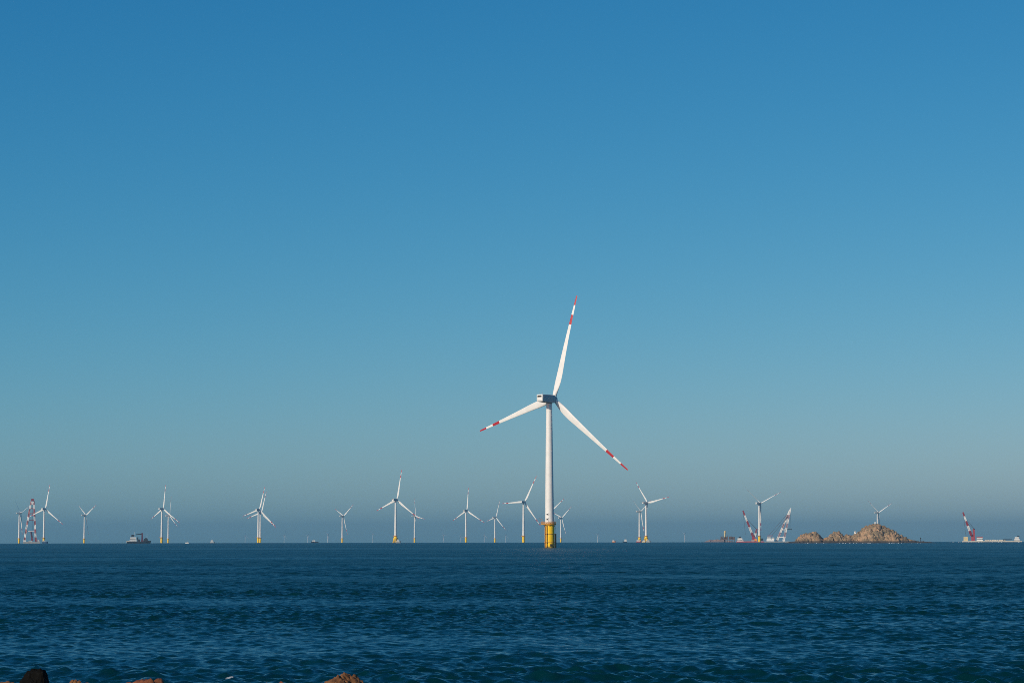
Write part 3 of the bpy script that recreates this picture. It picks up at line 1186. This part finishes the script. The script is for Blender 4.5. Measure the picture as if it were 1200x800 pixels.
small_boat(759.8, TD[757.2] - 40, 5.0, 'grey boat at the right foot of the taller paired turbine', 'hull_grey', 'R', 0.5, 1.6, hz=1.6)
small_boat(754.2, TD[757.2] - 55, 3.6, 'pale boat at the left foot of the taller paired turbine', 'beige', 'L', 0.5, 1.6, hz=1.3)
small_boat(52.6, TD[51.3] - 45, 6.4, 'dark blue boat at the foot of the turbine by the striped crane', 'hull_blue', 'R', 0.4, 1.6, hz=1.8)


# --- boom crane barge left of a turbine
def red_crane(px0, d, tip, foot, label, house_px, house2, extra):
    P = Local(px0, d)
    s = P.s
    t = thing('crane_barge', label, 'crane ship', on_sea(px0, d), -rad(azimuth(px0)))
    return P, s, t


def crane_one():
    d = TD[890.0] + 60
    P, s, t = red_crane(876.0, d, None, None, 'red crane barge with striped boom leaning left beside a turbine', None, None, None)
    part('hull', barge_mb((863.0 - 876) * s, (894.6 - 876) * s, 30, 1.1 * s), ['hull_red'], t)
    deckhouse(t, *P(867.6, 633.6), 7.6 * s, 15, 1, 2.0 * s)
    deckhouse(t, *P(867.3, 631.6), 5.6 * s, 13, 1, 1.7 * s)
    mb = MB()
    mb.box(P(867.2, 629.2), (3.2 * s, 9, 1.6 * s), 0, 0.8)
    part('bridge_roof', mb, ['hull_dark'], t)
    mb = MB()
    mb.box(P(883.0, 631.0), (4.0 * s, 11, 4.6 * s))
    part('crane_cab', mb, ['crane_red'], t)
    mb = MB()
    mb.lathe([(6.5, 0), (6.5, 5), (5.2, 6.5)], 20)
    part('slewing_ring', mb, ['yaw_grey'], t, 40, Matrix.Translation(P(883.0, 634.2)))
    part('boom', lattice(P(883.4, 630.5, -1), P(871.0, 598.2, -1), 5.4, 2.0, 24, (0, 1, 0), (0, 1), 5, 0.85, 0.55), ['crane_red', 'crane_white'], t)
    part('gantry', lattice(P(884.0, 629.0, 2), P(887.0, 619.4, 2), 5.0, 3.4, 8, (0, 1, 0), (1, 0), 4, 0.8, 0.5), ['purple', 'crane_white'], t)
    mb = MB()
    mb.box(P(885.4, 632.2, -6.5), (2.6 * s, 3, 2.4 * s))
    part('engine_box', mb, ['orange'], t)
    mb = MB()
    mb.box(P(891.2, 631.6, 10), (5.8 * s, 10, 2.6 * s))
    part('deck_store', mb, ['hull_dark'], t)
    cable(t, [(P(875.2, 607.5, -1), P(886.6, 619.6, 1)), (P(873.8, 606.0, -1), P(886.4, 619.8, 3)), (P(871.2, 598.6, -1), P(873.6, 626, -1)), (P(886.8, 619.6, 2), P(889.0, 633, 4))], 0.38)


crane_one()


def crane_two():
    d = TD[890.0] - 120
    P = Local(912.0, d)
    s = P.s
    t = thing('floating_crane', 'white and grey-red A-frame floating crane leaning right towards the island', 'crane ship', on_sea(912.0, d), -rad(azimuth(912)))
    part('hull', barge_mb((896.0 - 912) * s, (925.0 - 912) * s, 34, 1.0 * s), ['hull_grey'], t)
    for pb, pt, yb, yt in (((910.4, 633.4), (925.6, 598.0), 12, 3), ((918.2, 633.4), (926.2, 598.0), -12, -3)):
        part('crane_leg', lattice(P(*pb, yb), P(*pt, yt), 4.8, 2.8, 28, (0, 1, 0), (1, 0), 4, 0.9, 0.6), ['mauve', 'crane_white'], t)
    part('crane_leg_head', lattice(P(924.2, 603.0, 0), P(926.9, 595.6, 0), 5.0, 1.6, 6, (0, 1, 0), (0, 0), 9, 0.9, 0.7), ['crane_white'], t)
    for yy, x0, x1, w in ((611.0, 919.8, 923.6, 6.4), (620.4, 916.2, 921.4, 8.7), (629.0, 912.4, 919.4, 11)):
        mb = MB()
        mb.tube(P(x0, yy, w), P(x1, yy, -w), 1.2, None, 8)
        part('cross_beam', mb, ['crane_white'], t)
    mb = MB()
    mb.box(P(902.8, 632.4), (8.4 * s, 16, 2.2 * s))
    part('winch_house', mb, ['crane_white'], t)
    deckhouse(t, *P(901.4, 631.4), 4.4 * s, 12, 2, 1.6 * s, 0.9)
    deckhouse(t, *P(906.0, 631.4), 3.0 * s, 10, 1, 2.2 * s, 0.9)
    mb = MB()
    mb.box(P(902.6, 627.2), (6.2 * s, 8, 0.8 * s))
    part('gantry_beam', mb, ['purple'], t)
    cable(t, [(P(922.0, 603.0, -2), P(901.0, 627.0, -3)), (P(923.4, 605.0, 2), P(904.6, 627.0, 3)), (P(926.4, 597, 0), P(925.6, 619, 0))], 0.42)
    mb = MB()
    mb.tube(P(922.2, 619.8), P(927.4, 619.8), 0.7, None, 6)
    mb.box(P(927.2, 619.8), (0.7 * s, 2.0, 1.6 * s))
    part('service_jib', mb, ['hull_dark'], t)
    mb = MB()
    mb.box(P(910.0, 633.2, 12), (3.2 * s, 5, 2.0 * s))
    part('leg_foot', mb, ['crane_white'], t)
    mb = MB()
    mb.box(P(918.6, 633.2, -12), (2.6 * s, 5, 2.0 * s))
    part('leg_foot', mb, ['crane_white'], t)


crane_two()


def crane_three():
    d = 6290.0
    P = Local(1160.0, d)
    s = P.s
    t = thing('crane_barge', 'long low crane barge with maroon striped boom at the right edge', 'crane ship', on_sea(1160.0, d), -rad(azimuth(1160)))
    part('hull', barge_mb((1129.0 - 1160) * s, (1196.0 - 1160) * s, 24, 1.2 * s), ['deck'], t)
    mb = MB()
    mb.box(P(1133.0, 630.8), (5.0 * s, 9, 5.0 * s), 0, 0.95)
    part('counterweight_block', mb, ['beige'], t)
    mb = MB()
    mb.box(P(1141.3, 629.6), (4.4 * s, 9, 7.4 * s), 0, 0.9)
    mb.box(P(1142.2, 622.6), (2.6 * s, 6, 7.0 * s), 0, 0.85)
    part('crane_house', mb, ['crane_red'], t)
    part('boom', lattice(P(1139.4, 627.0, -5), P(1130.4, 600.4, -5), 5.0, 2.0, 24, (0, 1, 0), (0, 1), 5, 0.85, 0.55), ['crane_red', 'crane_white'], t)
    cable(t, [(P(1133.6, 608.0, -4), P(1143.0, 619.4, -1)), (P(1134.0, 612.0, -5), P(1143.0, 619.6, 1)), (P(1130.6, 601, -5), P(1133.2, 627.4, -5))], 0.36)
    mb = MB()
    mb.box(P(1142.8, 619.4), (1.6 * s, 6, 1.0 * s))
    part('gantry_head', mb, ['hull_dark'], t)
    deckhouse(t, *P(1148.7, 633.4), 6.8 * s, 12, 1, 4.2 * s, 0.9)
    mb = MB()
    mb.box(P(1148.7, 628.6), (7.2 * s, 12.5, 0.9 * s))
    part('house_roof', mb, ['crane_red'], t)
    for k in range(9):
        mb = MB()
        mb.box(P(1155.5 + 2.6 * k, 632.3, random.uniform(-3, 3)), (2.1 * s, 7, random.uniform(0.9, 1.5) * s))
        part('deck_pontoon', mb, ['deck'], t)
    mb = MB()
    mb.box(P(1179.6, 631.6), (11.0 * s, 8, 0.9 * s), 0, 0.92)
    part('cargo_stack', mb, ['hull_dark'], t)
    deckhouse(t, *P(1190.2, 633.4), 6.4 * s, 11, 2, 2.4 * s, 0.72)
    mb = MB()
    mb.box(P(1191.8, 627.6), (2.6 * s, 6, 1.0 * s))
    part('bridge_roof', mb, ['hull_dark'], t)


crane_three()


# --- piling staging with a yellow post
def staging():
    d = 7650.0
    P = Local(852.0, d)
    s = P.s
    t = thing('piling_stage', 'dark brown piling stage with a yellow post left of the red crane', 'platform', on_sea(852.0, d), -rad(azimuth(852)))
    for x0, x1 in ((844.8, 852.6), (854.6, 860.6)):
        mb = MB()
        n = 4
        for i in range(n):
            xx = x0 + (x1 - x0) * i / (n - 1)
            for y in (-6, 6):
                mb.tube(P(xx, 637.0, y), P(xx + random.uniform(-.3, .3), 628.0 + random.uniform(-1.2, 1.4), y), 0.75, 0.6, 8)
        part('pile_row', mb, ['pier'], t)
        mb = MB()
        mb.box(P((x0 + x1) / 2, 631.2), ((x1 - x0 + 1.0) * s, 16, 1.0 * s))
        part('deck', mb, ['pier'], t)
        mb = MB()
        for i in range(5):
            xx = x0 + 0.8 + (x1 - x0 - 1.6) * i / 4
            mb.box(P(xx, 629.8, random.uniform(-4, 4)), (random.uniform(0.9, 1.8) * s, 4, random.uniform(1.2, 2.6) * s))
        part('deck_load', mb, ['pier'], t)
    mb = MB()
    mb.tube(P(849.4, 637), P(849.4, 629), 2.2, 2.2, 16, 0)
    part('post_foot', mb, ['hull_dark'], t, 40)
    mb = MB()
    mb.tube(P(849.4, 629), P(849.6, 624.5), 2.7, 2.7, 16, 0)
    mb.tube(P(849.6, 624.5), P(849.8, 621.8), 3.6, 3.2, 16, 0)
    part('yellow_post', mb, ['beige'], t, 40)


staging()


# ------------------------------------------------------------------ islands
def island(name, px_prof, d, depth, cell, label, mats, seed, amp, tide, px0):
    yb = 636.3 - 2.0 * px0 / 1150.0
    s = d / F * 1.004
    xs = [(p - px0) * s for p, _ in px_prof]
    hs = [max(0.0, (yb - y) * s) for _, y in px_prof]
    x0, x1 = xs[0], xs[-1]
    nx = int((x1 - x0) / cell)
    ny = int(2 * depth / cell)
    mb = MB()

    def prof(x):
        return float(np.interp(x, xs, hs))
    for j in range(ny + 1):
        y = -depth + 2 * depth * j / ny
        for i in range(nx + 1):
            x = x0 + (x1 - x0) * i / nx
            u = Vector((x * 0.02, y * 0.02, seed))
            wx = 5 * noise.noise(u * 2.1)
            # coastline wanders; the front climbs in steps, the ridge sits past the middle
            edge = depth * (0.80 + 0.18 * noise.noise((x * 0.03, seed, 0)))
            yy = (y - depth * 0.12) / edge
            h = prof(min(max(x + wx * min(1, abs(yy)), x0), x1))
            lim = max(0.0, 1 - abs(yy) ** 2.0)
            g = lim ** 0.62
            hh = h * g
            q = Vector((x, y, hh * 1.3)) * (1 / 17.0) + Vector((seed, 0, 0))
            dist, _ = noise.voronoi(q)
            blocks = (dist[1] - dist[0])
            q2 = Vector((x, y, hh * 1.3)) * (1 / 7.0) + Vector((0, seed, 0))
            dist2, _ = noise.voronoi(q2)
            rg = 1 - abs(noise.noise(q * 1.3))
            k = min(1.0, hh / 6.0)
            step = math.floor(hh / 5.5 + 0.8 * noise.noise(q * 0.8)) * 5.5 + 2.6
            hh += k * (0.18 * (step - hh) + amp * ((blocks - 0.3) * 4.6 + (dist2[1] - dist2[0] - 0.3) * 4.2 + (rg - 0.8) * 3.5 - 3.0 * max(0.0, 0.14 - blocks) / 0.14 - 2.2 * max(0.0, 0.12 - (dist2[1] - dist2[0])) / 0.12))
            if h * g <= 0.01:
                hh = -3.0
            mb.v.append((x + k * 1.2 * noise.noise(q2), y + k * 1.2 * noise.noise(q2 + Vector((9, 9, 9))), max(hh, -3)))
    for j in range(ny):
        for i in range(nx):
            a = j * (nx + 1) + i
            mb.f.append((a, a + 1, a + nx + 2, a + nx + 1))
            mb.m.append(0)
    me = mb.mesh(name, [mats], 35)
    o = link(name, me)
    o.location = on_sea(px0, d)
    o.rotation_euler = (0, 0, -rad(azimuth(px0)))
    tag(o, label, None, None, 'structure')
    return o, s, yb


ISL_D = 4100.0
PROF = [(921, 634.4), (926, 633.2), (933, 632.8), (936, 628.6), (940, 626), (946, 624), (952, 622), (957, 622), (962, 624.5), (965, 628.2), (970, 629),
        (973, 625), (980, 622), (985, 622), (990, 625), (998, 625), (1003, 623.4), (1010, 619), (1018, 613.8), (1024, 611.8),
        (1030, 612.2), (1035, 615), (1044, 619), (1052, 624), (1060, 629), (1065, 631), (1075, 632.4), (1086, 633.4), (1094, 634.3)]
isl_mat = rock_mat('island_granite', [(0.08, 0.07, 0.04), (0.33, 0.20, 0.11), (0.19, 0.15, 0.09), (0.45, 0.28, 0.16), (0.28, 0.18, 0.10)], 0.05, 3.6, 0.8)
isl, IS, IY = island('rocky_island', PROF, ISL_D, 62.0, 1.25, 'tan granite island with a rounded hill right of the cranes', isl_mat, 4.7, 1.0, 3.0, 1005)
far_mat = rock_mat('far_island_rock', [(0.22, 0.13, 0.10), (0.36, 0.23, 0.17), (0.44, 0.30, 0.22)], 0.03, 2.0)
island('far_island', [(824, 634.6), (829, 632.6), (832, 631.4), (836, 632.0), (840, 631.0), (844, 631.4), (850, 632.0), (856, 633.0), (862, 634.6)], 14500.0, 90.0, 6.0,
       'low pinkish island far behind the piling stage', far_mat, 9.2, 1.2, 2.0, 842)


def hut(px, py, w, h, label, dy=0.0):
    loc = isl.location.copy()
    rz = isl.rotation_euler.z
    off = Matrix.Rotation(rz, 3, 'Z') @ Vector(((px - 1005) * IS, dy, 0))
    t = thing('hut', label, 'hut', loc + off + Vector((0, 0, (IY - py) * IS)), rz, 'white huts on the island')
    mb = MB()
    mb.box((0, 0, h * 0.5 - 1.0), (w, w * 0.8, h + 2.0))
    part('wall', mb, ['ship_white'], t)
    mb = MB()
    mb.box((0, 0, h + 0.2), (w * 1.12, w * 0.92, 0.4))
    part('roof', mb, ['hull_grey'], t)
    mb = MB()
    mb.box((w * 0.1, -w * 0.4 - 0.02, h * 0.35), (w * 0.22, 0.12, h * 0.6))
    part('door', mb, ['dark_vent'], t)
    return t


hut(1025.2, 611.8, 1.9, 2.0, 'small white hut on the island summit left of the tower', 7)
hut(1002.4, 622.6, 3.2, 2.0, 'white hut low on the left shoulder of the island hill', 0)


def beacon():
    loc = isl.location.copy()
    rz = isl.rotation_euler.z
    off = Matrix.Rotation(rz, 3, 'Z') @ Vector(((1076.8 - 1005) * IS, 6, 1.2))
    t = thing('beacon', 'thin dark beacon post on the low right tip of the island', 'beacon', loc + off, rz)
    mb = MB()
    mb.tube((0, 0, -1.5), (0, 0, 6.2), 0.55, 0.4, 10)
    part('post', mb, ['hull_dark'], t, 40)
    mb = MB()
    mb.lathe([(0.9, 6.2), (0.9, 7.2), (0.3, 8.0)], 12)
    part('lantern', mb, ['hull_dark'], t, 40)


beacon()


# small white breakers along the island's foot and by the right barge
def breakers():
    mb = MB()
    rs = random.Random(5)
    for px_a, px_b, d0, d1, n in ((978, 1086, 3800, 3980, 26), (1108, 1198, 4300, 5000, 18), (938, 976, 3900, 3990, 4)):
        for i in range(n):
            px = rs.uniform(px_a, px_b)
            d = rs.uniform(d0, d1)
            c = on_sea(px, d)
            w = rs.uniform(0.4, 1.1)
            h = rs.uniform(0.3, 0.8)
            ring = []
            for lv, k in ((-0.5, 1.0), (0.25 * h, 0.95), (0.8 * h, 0.55), (h, 0.12)):
                ring.append([(c.x + w * k * math.cos(a) * rs.uniform(0.8, 1.2), c.y + w * 0.5 * k * math.sin(a), c.z + lv) for a in [2 * math.pi * q / 8 for q in range(8)]])
            mb.loft(ring, 0)
    o = link('breaking_foam', mb.mesh('breaking_foam', ['foam'], 60))
    tag(o, 'white specks of breaking foam in front of the island', None, None, 'stuff')


breakers()


# ------------------------------------------------------------------ haze
def haze():
    mb = MB()
    mb.box((0, 0, 70), (72000, 72000, 340))
    me = mb.mesh('haze', [])
    m = bpy.data.materials.new('haze_air')
    m.use_nodes = True
    nt = m.node_tree
    nt.nodes.clear()
    out = nt.nodes.new('ShaderNodeOutputMaterial')
    v = nt.nodes.new('ShaderNodeVolumePrincipled')
    v.inputs['Color'].default_value = (0.40, 0.74, 0.92, 1)
    v.inputs['Density'].default_value = 3.8e-5
    v.inputs['Anisotropy'].default_value = 0.35
    nt.links.new(v.outputs[0], out.inputs['Volume'])
    me.materials.append(m)
    o = link('haze', me)
    tag(o, 'thin blue sea haze', None, None, 'stuff')


haze()
